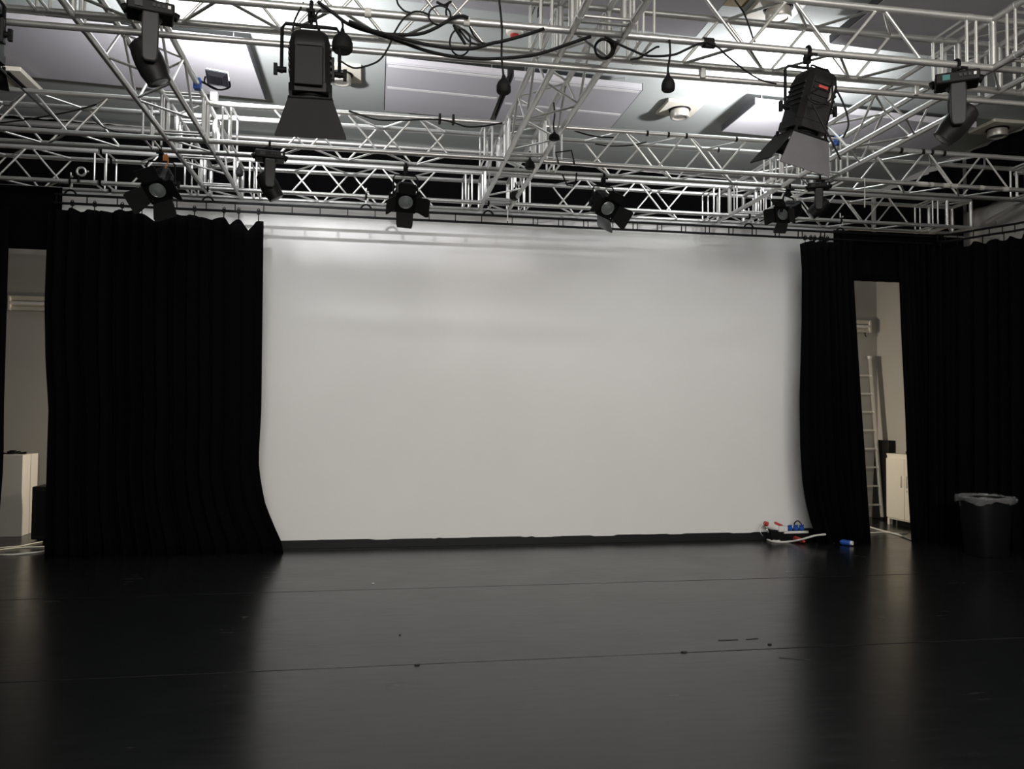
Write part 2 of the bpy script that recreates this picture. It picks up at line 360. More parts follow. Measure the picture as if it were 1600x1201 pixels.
def truss(axis, s0, s1, fixed, node, half, label, ends=(True, True)):
    # axis 'x': chords run in X at Y = fixed (front) and fixed + CC; axis 'y' likewise
    def P(s, side, top):
        t = fixed+(CC if side else 0); z = ZB+(CC if top else 0)
        return Vector((s, t, z)) if axis == 'x' else Vector((t, s, z))
    r = thing('truss_segment', P((s0+s1)/2, 0, 0), label, 'truss', 'aluminium truss segments')
    for side in (0, 1):
        for top in (0, 1):
            rod('chord', ME_CHORD, P(s0, side, top), P(s1, side, top), r)
            for e, d in ((s0, 1), (s1, -1)):
                cpl = MB(); cpl.tube(P(e, side, top), P(e+d*.05, side, top), RC+.003, 14); cpl.build('coupler', M['alu'], r)
    for e, d, on in ((s0, 1, ends[0]), (s1, -1, ends[1])):
        if not on: continue
        s = e+d*.04
        for side in (0, 1): rod('end_rung', ME_BRACE, P(s, side, 0), P(s, side, 1), r)
        for top in (0, 1): rod('end_rung', ME_BRACE, P(s, 0, top), P(s, 1, top), r)
    k0 = math.ceil((s0+.07-node)/half); k1 = math.floor((s1-.07-node)/half)
    g = .022
    for k in range(k0, k1):
        a, b = node+k*half+g, node+(k+1)*half-g
        o = k % 2 == 0
        rod('brace', ME_BRACE, P(a, 0, 0 if o else 1), P(b, 0, 1 if o else 0), r)   # near / left face
        rod('brace', ME_BRACE, P(a, 1, 1 if o else 0), P(b, 1, 0 if o else 1), r)   # far / right face
        rod('brace', ME_BRACE, P(a, 0 if o else 1, 0), P(b, 1 if o else 0, 0), r)   # bottom face
        rod('brace', ME_BRACE, P(a, 1 if o else 0, 1), P(b, 0 if o else 1, 1), r)   # top face
    return r
PH = .3405
def xrun(run, segs):
    for s0, s1, node, label, ends in segs:
        truss('x', s0, s1, YT[run], node, PH, label, ends)
L_, C_, R_, O_ = XT['left'], XT['centre'], XT['right'], XT['outer right']
e2 = CC+EX
B = (True, True)
xrun('rear', [(-6.4, -3.03, -3.396, 'leftmost truss segment of the rear run above the left drapes', B),
              (-2.99, L_-EX, -3.396, 'short truss segment of the rear run just left of the left junction', B),
              (L_+e2, C_-EX, .367, 'rear run truss segment between the left and centre junctions', B),
              (C_+e2, R_-EX, 3.494, 'rear run truss segment between the centre and right junctions', B),
              (R_+e2, O_-EX, 6.18, 'rightmost truss segment of the rear run above the right doorway gap', B)])
xrun('middle', [(-6.4, L_-EX, -2.734, 'leftmost truss segment of the middle run behind the black flap', B),
                (L_+e2, C_-EX, .706, 'middle run truss segment behind the left fresnel, with black cable on top', B),
                (C_+e2, R_-EX, 2.783, 'middle run truss segment between the centre and right junctions', B),
                (R_+e2, O_-EX, 5.516, 'rightmost middle run truss segment with white tape patches', B)])
xrun('front', [(-6.4, L_-EX, -2.6, 'leftmost truss segment of the front run at the upper left edge', B),
               (L_+e2, C_-EX, -.264, 'front run truss segment carrying the left fresnel and cable bundle', B),
               (C_+e2, R_-EX, 3.133, 'front run truss segment carrying the right fresnel', B),
               (R_+e2, O_-EX, 5.2, 'front run truss segment past the right corner, mostly out of frame', B)])
YR, YM, YF = YT['rear'], YT['middle'], YT['front']
for key, node in (('left', 6.047), ('centre', 5.917), ('right', 6.88)):
    x = XT[key]
    truss('y', YM+e2, YR-EX, x, node, .41, f'short {key} cross truss segment joining the middle and rear runs', B)
    truss('y', YF+e2, YM-EX, x, node, .41, f'{key} cross truss segment joining the front and middle runs', B)
    truss('y', 1.6, YF-EX, x, node, .41, f'{key} cross truss segment running toward the viewer from the front run', B)
def corner(x, y, label, skip=()):
    r = thing('truss_corner', (x, y, ZB), label, 'truss corner', 'aluminium truss corner blocks')
    for dx in (0, CC):
        for dy in (0, CC):
            rod('post', ME_POST, (x+dx, y+dy, ZB), (x+dx, y+dy, ZB+CC), r)
    for z in (ZB, ZB+CC):
        for d in (0, CC):
            rod('chord', ME_CHORD, (x-(0 if 'left' in skip else EX), y+d, z), (x+CC+(0 if 'right' in skip else EX), y+d, z), r)
            rod('chord', ME_CHORD, (x+d, y-(0 if 'near' in skip else EX), z), (x+d, y+CC+(0 if 'far' in skip else EX), z), r)
    g = EX-.035
    for nm, a, b in (('left', (x-g, y), (x-g, y+CC)), ('right', (x+CC+g, y), (x+CC+g, y+CC)), ('near', (x, y-g), (x+CC, y-g)), ('far', (x, y+CC+g), (x+CC, y+CC+g))):
        if nm in skip: continue
        for q in (a, b): rod('rung', ME_BRACE, (*q, ZB), (*q, ZB+CC), r)
        for z in (ZB, ZB+CC): rod('rung', ME_BRACE, (*a, z), (*b, z), r)
    s = MB()
    rod('rung', ME_BRACE, (x, y, ZB), (x+CC, y+CC, ZB), r); rod('rung', ME_BRACE, (x+CC, y, ZB+CC), (x, y+CC, ZB+CC), r)
    return r
for run, word in (('rear', 'rear'), ('middle', 'middle'), ('front', 'front')):
    for key in ('left', 'centre', 'right', 'outer right'):
        sk_ = ('far',) if run == 'rear' else ()
        if key == 'outer right': sk_ = sk_+('right',)+(('near',) if run == 'rear' else ())
        corner(XT[key], YT[run], f'truss corner block where the {key} cross truss meets the {word} run' if key != 'outer right' else f'truss corner block ending the {word} run at far right', sk_)
# round bar clamped under the far bottom tube of the front run
bar = MB(); bar.tube((-6.4, YF+CC+.02, ZB-.078), (7.3, YF+CC+.02, ZB-.078), .021, 12)
hb = thing('lighting_bar', (0, YF+CC+.02, ZB-.078), 'long round bar clamped under the far tube of front run', 'bar')
bar.build('bar_tube', M['alu'], hb)
for x in (-4.5, -2.6, -.2, 2.3, 4.0, 6.2):
    MB().box((x, YF+CC+.01, ZB-.04), (.04, .05, .10)).build('bar_clamp', M['steel'], hb, bevel=.006)
# tape patches and cable ties on the right middle-run segment
def ring_on(name, x, y, z, w, r, m, parent, axis='x'):
    b = MB(); d = Vector((w/2, 0, 0)) if axis == 'x' else Vector((0, w/2, 0))
    b.tube(Vector((x, y, z))-d, Vector((x, y, z))+d, r, 12); return b.build(name, m, parent)
segs = [o for o in bpy.data.objects if o.name.startswith('truss_segment')]
def seg_by(words): return next(o for o in segs if words in o['label'])
sR = seg_by('white tape patches')
for px, wd in ((1436, .05), (1444, .07), (1455, .04), (1478, .07), (1490, .07), (1533, .05), (1570, .07)):
    q = atY(px, 288, YM); ring_on('tape_band', q.x, YM, ZB, wd, RC+.002, M['tape_white'], sR)
sM = seg_by('middle run truss segment between the centre')
for px in (1011, 1044, 1072, 1150):
    q = atY(px, 216, YM); ring_on('cable_tie', q.x, YM, ZB+CC, .022, RC+.004, M['cable'], sM)
for px in (1122,):
    q = atY(px, 235, YM+CC); ring_on('cable_tie', q.x, YM+CC, ZB+CC, .018, RC+.004, M['cable'], sM)
for px in (1407, 1441, 1455, 1474):
    q = atY(px, 237, YM); ring_on('cable_tie', q.x, YM, ZB+CC, .03, RC+.008, M['cable'], sR)
sF = seg_by('front run truss segment carrying the left')
for px, py, yy in ((575, 18, YF), (729, 32, YF)):
    q = atY(px, py, yy); ring_on('coupler_collar', q.x, yy, ZB, .04, RC+.005, M['tape_white'], sF)

# ------------------------------------------------------------------ curtain track
YC = 9.50
tk = thing('curtain_track', (1.2, YC, 3.88), 'long black two-bar curtain track hung under the rear truss', 'curtain track')
zu, zl = 3.966, 3.872
for z, nm in ((zu, 'upper_bar'), (zl, 'lower_bar')):
    MB().box((1.94, YC, z), (10.82, .03, .024)).build(nm, M['black_steel'], tk, bevel=.004)
x = -3.45
i = 0
while x < 5.8:
    MB().box((x, YC, (zu+zl)/2), (.010, .012, zu-zl)).build('link', M['black_steel'], tk)
    if x > 1.5: MB().box((x+.055, YC, (zu+zl)/2), (.008, .012, zu-zl)).build('link', M['black_steel'], tk)
    x += .312
hang_label = {110: 'at the left end of the track', 325: 'below the left truss junction', 572: 'between left and centre junctions', 763: 'below the centre junction', 1170: 'below the right junction', 1313: 'above the right drapes'}
for px, txt in hang_label.items():
    X = atY(px, 300+.045*(px-100), YC).x
    h = thing('track_hanger', (X, YC, ZB), f'silver clamp hanging the curtain track {txt}', 'clamp', 'curtain track hangers')
    MB().tube((X, YC, zu+.05), (X, YC, ZB+.10), .008, 8).build('threaded_rod', M['steel'], h)
    m = MB(); m.path([Vector((X, YC+(RC+.009)*math.cos(a), ZB+(RC+.009)*math.sin(a))) for a in [2*math.pi*k/14 for k in range(14)]], .012, 8, closed=True); m.build('tube_clamp', M['black_steel'], h)
    m = MB(); m.path([(X-.06, YC, zu+.012), (X-.035, YC, zu+.045), (X, YC, zu+.058), (X+.035, YC, zu+.045), (X+.06, YC, zu+.012)], .011, 8); m.build('saddle', M['black_steel'], h)
    for dz in (-.055, -.035, .05): MB().box((X+.018, YC-.02, ZB+dz), (.022, .022, .02)).build('wing_nut', M['steel'], h, bevel=.004)

# ------------------------------------------------------------------ black drapes
def drape(name, label, left, right, top, zbot, Y, nu, nv, fold, nf, drag=0., phase=0., hooks=(), cat='curtain', seed=0, group='black velvet drapes'):
    # left/right: [(z, x)] edge profiles; top: function(u, x) -> z ; fold amplitude and count
    rnd = random.Random(seed)
    ph = [rnd.uniform(0, 6.28) for _ in range(4)]
    vs = []; fs = []
    for i in range(nu+1):
        u = i/nu
        xt = left[-1][1]*(1-u)+right[-1][1]*u
        zt = top(u, xt)
        for j in range(nv+1):
            t = j/nv; z = zbot+(zt-zbot)*t
            xl = lerp_poly(left, z); xr = lerp_poly(right, z); x = xl+(xr-xl)*u
            amp = fold*(.55+.45*math.sin(3.1*u+ph[0]))*(1.15-.35*t)
            y = Y+amp*(math.sin(2*math.pi*nf*u+phase+.5*math.sin(2*math.pi*u*3+ph[1])+.25*math.sin(4*t+ph[2]))+.35*math.sin(2*math.pi*nf*2.3*u+ph[3]+t))
            y += drag*(1-t)**3
            vs.append((x, y, z))
    for i in range(nu):
        for j in range(nv):
            a = i*(nv+1)+j; fs.append((a, a+nv+1, a+nv+2, a+1))
    r = thing(name, ((left[0][1]+right[0][1])/2, Y, zbot), label, cat, group)
    MB().add(vs, fs).build('cloth', M['black_velvet'], r, solid=.006)
    for hx, hz in hooks:
        k = MB(); k.path([Vector((hx+.016*math.sin(a), YC, hz-.0+.030*math.cos(a)+.012)) for a in [2*math.pi*q/10 for q in range(10)]], .0045, 6, closed=True)
        k.tube((hx, YC, hz-.02), (hx, YC, hz-.10), .006, 6); k.box((hx, YC, zl), (.03, .034, .045))
        k.build('hook', M['black_steel'], r)
    return r
def edge(pts, Y): return sorted([(q.z, q.x) for q in (atY(a, b, Y) for a, b in pts)])
def tops(pts, Y): # image polyline -> height as a function of x
    P = sorted([(q.x, q.z) for q in (atY(a, b, Y) for a, b in pts)])
    return lambda u, x: lerp_poly(P, x)
# left leg
topL = tops([(70, 328), (97, 328), (113, 325), (122, 329), (131, 331), (140, 328), (148, 327), (158, 330), (170, 331), (182, 329), (191, 328), (208, 330), (222, 333), (232, 339), (241, 345), (251, 340), (262, 335), (285, 336), (304, 336), (318, 340), (332, 343), (343, 340), (350, 338), (355, 345), (359, 352), (364, 347), (368, 343), (372, 342), (376, 343), (382, 352), (388, 360), (394, 353), (400, 346), (404, 345), (412, 346)], YC)
hk = [(113, 319), (148, 321), (191, 323), (222, 325), (262, 327), (304, 329), (350, 331), (373, 332), (404, 334)]
drape('stage_curtain', 'wide black curtain left of the white wall hanging from hooks, trailing on floor',
      edge([(75, 332), (72, 400), (69, 470), (70, 560), (74, 640), (70, 720), (67, 780), (61, 868)], YC),
      edge([(412, 345), (410, 500), (408, 640), (403, 720), (406, 750), (412, 785), (424, 818), (434, 840), (441, 858)], YC),
      topL, .0, YC, 150, 26, .045, 15, drag=.16, hooks=[(atY(a, b, YC).x, zl) for a, b in hk], seed=1)
# right leg, bunched
topR = tops([(1250, 381), (1256, 379), (1262, 377), (1270, 376), (1276, 378), (1282, 376), (1290, 376), (1297, 378), (1302, 380), (1310, 376), (1334, 376)], YC)
drape('stage_curtain', 'narrow bunched black curtain at the right edge of the white wall',
      edge([(1250, 381), (1253, 420), (1253, 500), (1250, 620), (1251, 700), (1255, 760), (1264, 805), (1275, 838), (1284, 862)], YC),
      edge([(1331, 376), (1333, 440), (1338, 520), (1346, 638), (1352, 720), (1357, 800), (1361, 868)], YC),
      topR, .0, YC, 60, 24, .05, 8, hooks=[(atY(a, 372, YC).x, zl) for a in (1258, 1267, 1273, 1282, 1287, 1293)], seed=2)
# borders with the straight lower edge over the two gaps
YB = 9.60
zbl = atY(44, 389, YB).z; zbr = atY(1370, 440, YB).z
drape('border_curtain', 'short black border curtain above the narrow gap at far left',
      [(zbl, -6.5), (4.08, -6.5)], [(zbl, atY(97, 320, YB).x), (4.08, atY(97, 320, YB).x)], lambda u, x: 4.07, zbl, YB, 60, 4, .012, 12, seed=3)
xb0, xb1 = atY(1303, 400, YB).x, atY(1482, 380, YB).x
drape('border_curtain', 'short black border curtain above the gap with the ladder',
      [(zbr, xb0), (4.0, xb0)], [(zbr, xb1), (4.0, xb1)], lambda u, x: 4.02, zbr, YB, 50, 4, .012, 9, seed=4)
# outer legs
drape('stage_curtain', 'black curtain at the far left edge of the picture',
      [(0, -6.5), (4, -6.5)], edge([(15, 380), (12, 480), (8, 640), (8, 720), (3, 790), (-3, 868)], YC),
      lambda u, x: 3.8, .0, YC, 60, 16, .05, 9, seed=5)
topS = lambda u, x: 3.84+.02*math.sin(40*u)
drape('stage_curtain', 'black curtain right of the ladder gap behind the bin',
      edge([(1404, 400), (1405, 440), (1408, 520), (1414, 640), (1417, 720), (1421, 800), (1426, 866)], YC),
      [(0, 7.2), (3.9, 7.2)], topS, .0, YC, 50, 16, .05, 7, seed=6)
# right side curtain turning toward the viewer
pA, pB = Vector((7.29, 9.33)), Vector((7.70, 8.55)); pC = Vector((7.72, 6.4))
side_pts = [Vector((7.04, 9.37)), pA, Vector((7.52, 8.9)), pB, Vector((7.75, 7.9)), pC]
poly = spline([Vector((q.x, q.y, 0)) for q in side_pts], 24)
vs = []; fs = []; nv = 18
for i, q in enumerate(poly):
    d = (poly[min(i+1, len(poly)-1)]-poly[max(i-1, 0)]).normalized(); n = Vector((-d.y, d.x, 0))
    s = i/len(poly); zt = 3.80-.022*math.cos(i*.55)
    for j in range(nv+1):
        t = j/nv; a = .045*math.sin(i*.75+.6*math.sin(i*.13))*(1.1-.3*t)
        vs.append(q+n*a+Vector((.12*(1-t)*(-.3), 0, zt*t)))
for i in range(len(poly)-1):
    for j in range(nv): a = i*(nv+1)+j; fs.append((a, a+nv+1, a+nv+2, a+1))
sc_ = thing('side_curtain', (7.5, 8.5, 0), 'black side curtain at right hanging from a curved rail', 'curtain', 'black velvet drapes')
MB().add(vs, fs).build('cloth', M['black_velvet'], sc_, solid=.006)
rl = thing('side_track', (7.5, 8.5, 3.9), 'curved black double rail along the right wall above side curtain', 'curtain track')
for z, nm in ((3.965, 'upper_rail'), (3.88, 'lower_rail')):
    MB().path([Vector((q.x, q.y, z)) for q in poly[10::4]], .014, 8).build(nm, M['black_steel'], rl)
for i in range(12, len(poly), 9):
    q = poly[i]; MB().tube((q.x, q.y, 3.86), (q.x, q.y, 3.97), .006, 6).build('link', M['black_steel'], rl)
for i in range(16, len(poly), 14):
    q = poly[i]; MB().tube((q.x, q.y, 3.78), (q.x, q.y, 3.89), .006, 6).build('hook', M['black_steel'], sc_)
for q in (poly[20], poly[70], poly[110]):
    MB().tube((q.x, q.y, 3.95), (8.06, q.y, 3.95), .012, 8).build('wall_bracket', M['steel'], rl)
# grey pipe on the right wall above that rail
gp = MB(); a, b = atX(1542, 347, 7.9), atX(1600, 315, 7.9); d = b-a
gp.path([a+Vector((.14, .03, -.0)), a+Vector((.05, .03, 0)), a, a+d*.5, b, b+d*2.5], .03, 10)
gpo = gp.build('wall_pipe', M['steel']); tag(gpo, 'grey pipe along the right wall above the curved rail', 'pipe')
# drape masking the head of the back wall
drape('back_drape', 'long black drape high on the back wall behind the trusses',
      [(3.88, -6.5), (5.6, -6.5)], [(3.88, 7.90), (5.6, 7.90)], lambda u, x: ceil_z(x)-.05, 3.88, 11.90, 220, 4, .03, 60, seed=8)

vs = []; fs = []; vs2 = []; nu = 60
for i in range(nu+1):
    y = 9.9+(11.85-9.9)*i/nu; x = 7.96+.025*math.sin(i*.9+.5*math.sin(i*.3))
    for j in range(4): vs.append((x, y, 3.92+1.25*j/3))
for i in range(nu):
    for j in range(3): a = i*4+j; fs.append((a, a+4, a+5, a+1))
for i in range(nu+1):
    y = 6.0+(9.86-6.0)*i/nu; x = 7.97+.025*math.sin(i*1.3+.5*math.sin(i*.4))
    for j in range(4): vs2.append((x, y, 4.42+.80*j/3))
wd2 = thing('wall_drape', (7.97, 8.0, 4.4), 'black drape added to darken the right wall above the curved rail', 'curtain', 'black velvet drapes')  # dark sheet added so the upper wall here comes out dark
MB().add(vs2, fs).build('cloth', M['black_velvet'], wd2, solid=.006)
wd = thing('wall_drape', (7.96, 10.9, 3.92), 'black drape high on the right wall near the back corner', 'curtain', 'black velvet drapes')
MB().add(vs, fs).build('cloth', M['black_velvet'], wd, solid=.006)
# ------------------------------------------------------------------ lamps
def basis(origin, zdir, xhint):
    z = Vector(zdir).normalized(); x = Vector(xhint); x = (x-z*x.dot(z)).normalized(); y = z.cross(x)
    return Matrix(((x.x, y.x, z.x, origin[0]), (x.y, y.y, z.y, origin[1]), (x.z, y.z, z.z, origin[2]), (0, 0, 0, 1)))
def hook_clamp(P, r, size=1., drop=.11):
    m = MB(); k = []
    for a in range(0, 290, 24):
        t = R(a-70); k.append(Vector((P.x, P.y+(RC+.010)*math.cos(t), P.z+(RC+.010)*math.sin(t))))
    m.path(k, .012*size, 8); m.box((P.x, P.y+.008, P.z-RC-.03), (.045*size, .035, .05)); m.tube((P.x, P.y, P.z-RC-.04), (P.x, P.y, P.z-drop), .010, 8)
    m.tube((P.x, P.y-.02, P.z-RC-.02), (P.x, P.y-.075, P.z-RC-.03), .007, 6); m.box((P.x, P.y-.08, P.z-RC-.03), (.05, .012, .018))
    return m.build('hook_clamp', M['black_steel'], r)
def fresnel(P, beam, xaxis, s, doors, label, drop=.36, yw=.27, roll=0., flapm=None, extra=None, body_len=.31, clip=True, group='black fresnel stage lamps'):
    P = Vector(P); r = thing('fresnel_lamp', P, label, 'stage light', group)
    hook_clamp(P, r)
    X = Vector(xaxis).normalized(); C = P-Vector((0, 0, drop)); ytop = P.z-.115
    hw = yw*s/2
    a = C-X*hw; b = C+X*hw
    m = MB(); m.path([a-Vector((0, 0, .02)), a, Vector((a.x, a.y, ytop-.03)), Vector((a.x, a.y, ytop))+X*.02, Vector((b.x, b.y, ytop))-X*.02, Vector((b.x, b.y, ytop-.03)), b, b-Vector((0, 0, .02))], .0095*max(s, .9), 8)
    yk = m.build('yoke', M['black_steel'], r)
    for q, sg in ((a, -1), (b, 1)):
        m = MB(); m.tube(q-X*(sg*.03), q+X*(sg*.025), .018, 10); m.box(q+X*(sg*.035), (.022, .022, .07)); m.build('tilt_knob', M['black_steel'], yk)
    m0 = basis(C, beam, X) @ Matrix.Rotation(roll, 4, 'Z')
    w, h = .105*s, .110*s; L0, L1 = -body_len*.55*s, body_len*.42*s
    def ring(z, k, ch=.28):
        a_, b_ = w*k, h*k; c_ = ch
        return [(a_, -b_*(1-c_), z), (a_, b_*(1-c_), z), (a_*(1-c_), b_, z), (-a_*(1-c_), b_, z), (-a_, b_*(1-c_), z), (-a_, -b_*(1-c_), z), (-a_*(1-c_), -b_, z), (a_*(1-c_), -b_, z)]
    m = MB(m0); m.loft([ring(L0-.02*s, .72), ring(L0, .88), ring(L0+.05*s, 1.0), ring(L1-.05*s, 1.0), ring(L1-.045*s, 1.06), ring(L1, 1.06)])
    bd = m.build('housing', M['lamp_black'], r)
    v = MB(m0)
    for k in range(5): v.box((0, 0, L0+(.07+.03*k)*s), (2*w+.012*s, 1.5*h, .012*s))
    for k in range(4): v.box((0, h, L0+(.06+.035*k)*s), (w*1.2, .012*s, .014*s))
    v.build('cooling_fin', M['lamp_black'], bd)
    hd = MB(m0); hd.path([(-.05*s, 0, L0-.015*s), (-.05*s, 0, L0-.06*s), (.05*s, 0, L0-.06*s), (.05*s, 0, L0-.015*s)], .007*s, 6); hd.build('handle', M['black_steel'], r)
    MB(m0).box((w+.005*s, 0, -.02*s), (.03*s, .05*s, .12*s)).build('control_box', M['lamp_black'], r, bevel=.004)
    ln = MB(m0); ln.lathe([(.090*s, L1-.01*s), (.092*s, L1+.012*s), (.082*s, L1+.014*s)], 24); ln.build('lens_ring', M['black_steel'], r)
    g = MB(m0); g.lathe([(.083*s, L1+.012*s), (.070*s, L1+.020*s), (.066*s, L1+.017*s), (.050*s, L1+.025*s), (.046*s, L1+.021*s), (.028*s, L1+.028*s), (.001, L1+.030*s)], 24); g.build('lens', M['lens'], r)
    fz = L1+.035*s; q = .112*s
    f = MB(m0)
    for sx, sy, lx, ly in ((0, 1, 2*q, .02*s), (0, -1, 2*q, .02*s), (1, 0, .02*s, 2*q), (-1, 0, .02*s, 2*q)): f.box((sx*(q-.008*s), sy*(q-.008*s), fz), (lx, ly, .014*s))
    for sx in (-1, 1):
        for sy in (-1, 1): f.box((sx*q*.9, sy*q*.9, fz-.018*s), (.014*s, .014*s, .03*s))
    fr = f.build('barn_door_frame', M['black_steel'], r)
    for k, (ang, ln_, w0, w1) in enumerate(doors):   # order: +y, -y, +x, -x
        if ang is None: continue
        out = [Vector((0, 1, 0)), Vector((0, -1, 0)), Vector((1, 0, 0)), Vector((-1, 0, 0))][k]; tan = Vector((1, 0, 0)) if k < 2 else Vector((0, 1, 0))
        d = Vector((0, 0, 1))*math.cos(R(ang))+out*math.sin(R(ang)); nrm = d.cross(tan)
        o0 = out*q+Vector((0, 0, fz+.004*s)); t = .0035*s
        A = [o0-tan*(w0*s/2), o0+tan*(w0*s/2), o0+d*(ln_*s*(.8 if clip else .97))+tan*(w1*s/2), o0+d*(ln_*s)+tan*(w1*s/2*(.88 if clip else .985)), o0+d*(ln_*s)-tan*(w1*s/2*(.88 if clip else .985)), o0+d*(ln_*s*(.8 if clip else .97))-tan*(w1*s/2)]
        m = MB(m0); m.loft([[p_-nrm*t for p_ in A], [p_+nrm*t for p_ in A]])
        fm = (flapm or {}).get(k, M['flap_black'])
        m.build('barn_door', fm, r, smooth=False, label='barn door with the light on it painted grey' if fm is M['flap_lit'] else None)
        m = MB(m0); m.tube(o0-tan*(w0*s/2), o0+tan*(w0*s/2), .006*s, 6); m.build('hinge', M['black_steel'], fr)
    if extra: extra(r, m0, C, P)
    return r
def tail(pts, r, rad=.0065, name='tail_cable', m=None):
    k = MB(); k.path(spline(pts, 8), rad, 6); return k.build(name, m or M['cable'], r)
dflt = [(28, .21, .21, .33)]*4
# big lamp, left of centre
F2P = atY(487, 10, YF); F2P = Vector((F2P.x, YF, ZB))
def f2x(r, m0, C, P):
    tail([C+Vector((.02, -.02, .18)), C+Vector((-.03, -.10, .10)), C+Vector((.07, -.12, .12)), P+Vector((.03, -.03, -.06)), P+Vector((.12, 0, .03))], r)
    tail([P+Vector((-.05, 0, .03)), C+Vector((-.10, -.08, .25)), C+Vector((-.07, -.1, .14)), C+Vector((.03, -.06, .19))], r)
    MB().box(C+Vector((0, -.145, -.02)), (.17, .02, .24)).build('rear_plate', M['lamp_black'], r, bevel=.006)
fresnel(F2P, (.02, .10, -1), (1, .05, 0), 1.16, [(5, .205, .225, .365), (4, .08, .22, .25), (2, .12, .2, .2), (2, .12, .2, .2)], 'large black fresnel lamp at upper left of centre pointing down', drop=.405, yw=.30, extra=f2x, body_len=.31, clip=False)
# big lamp, right
F4P = atY(1262, 79, YF); F4P = Vector((F4P.x, YF, ZB))
def f4x(r, m0, C, P):
    tail([C+Vector((.02, -.14, .10)), C+Vector((-.10, -.17, .02)), C+Vector((-.05, -.19, -.04)), C+Vector((.06, -.18, 0)), C+Vector((.09, -.16, .13))], r, .006, m=M['rubber'])
    tail([C+Vector((.1, -.12, .16)), C+Vector((.20, -.1, .02)), C+Vector((.24, -.1, -.12)), C+Vector((.20, -.1, -.22))], r)
    tail([C+Vector((-.07, -.18, -.04)), C+Vector((-.02, -.2, -.16)), C+Vector((.05, -.2, -.28)), C+Vector((.13, -.18, -.40))], r)
    MB(m0).box((.055*1.1, .125*1.1, -.09), (.018, .016, .11)).build('label_tag', M['white_plastic'], r)
    MB(m0).box((-.01, .125*1.1, -.115), (.07, .014, .018)).build('red_cable_plug', M['red'], r)
fresnel(F4P, (-.20, .14, -.95), (1, .06, 0), 1.16, [(8, .20, .235, .335), (10, .08, .22, .25), (10, .12, .2, .2), (30, .215, .21, .23)], 'large black fresnel lamp at upper right with one grey flap hanging', drop=.40, yw=.30, flapm={0: M['flap_lit']}, extra=f4x, body_len=.34, clip=False)
# three lamps on the middle run facing the viewer
def onbar(px, py, Y): q = atY(px, py, Y); return Vector((q.x, Y, ZB))
def f6x(r, m0, C, P):
    MB().box(P+Vector((.05, -.05, -.09)), (.04, .02, .06)).build('orange_tag', M['orange'], r)
    tail([P+Vector((.06, -.05, -.05)), P+Vector((.08, -.06, -.12)), P+Vector((.06, -.08, -.2))], r, .006, m=M['orange'])
fresnel(onbar(252, 238, YM+CC), (.0, -.70, -.62), (1, .0, 0), .95, [(85, .15, .18, .22), (38, .20, .20, .24), (48, .17, .16, .24), (50, .20, .18, .24)], 'black fresnel lamp with pale lens hanging above the left curtain', drop=.33, extra=f6x, roll=.35)
fresnel(onbar(634, 258, YM+CC), (.0, -.72, -.60), (1, .1, 0), .9, [(85, .12, .18, .2), (30, .20, .19, .18), (58, .17, .17, .22), (32, .19, .17, .18)], 'black fresnel lamp with pale lens above the left half of white wall', drop=.33)
fresnel(onbar(943, 279, YM+CC), (.12, -.80, -.55), (1, .2, 0), .9, [(80, .10, .18, .2), (24, .20, .18, .22), (36, .19, .17, .24), (55, .17, .17, .2)], 'black fresnel lamp with pale lens above the right half of white wall', drop=.30, flapm={1: M['flap_lit']}, roll=-.3)
fresnel(onbar(1232, 292, YM+CC), (-.75, -.35, -.42), (1, .6, 0), .8, [(70, .12, .18, .2), (25, .16, .18, .22), (50, .15, .17, .2), (60, .15, .17, .2)], 'black fresnel lamp above the right curtain beside a moving head', drop=.27)
# the flap of a lamp cut by the left edge of the frame
fresnel((-2.31, YF, ZB), (-.05, .12, -1), (1, .15, 0), 1.16, [(5, .19, .225, .28), (4, .08, .22, .25), (50, .30, .2, .25), (2, .12, .2, .2)], 'black fresnel lamp cut off by the left edge of the picture', drop=.31, yw=.24, clip=False)

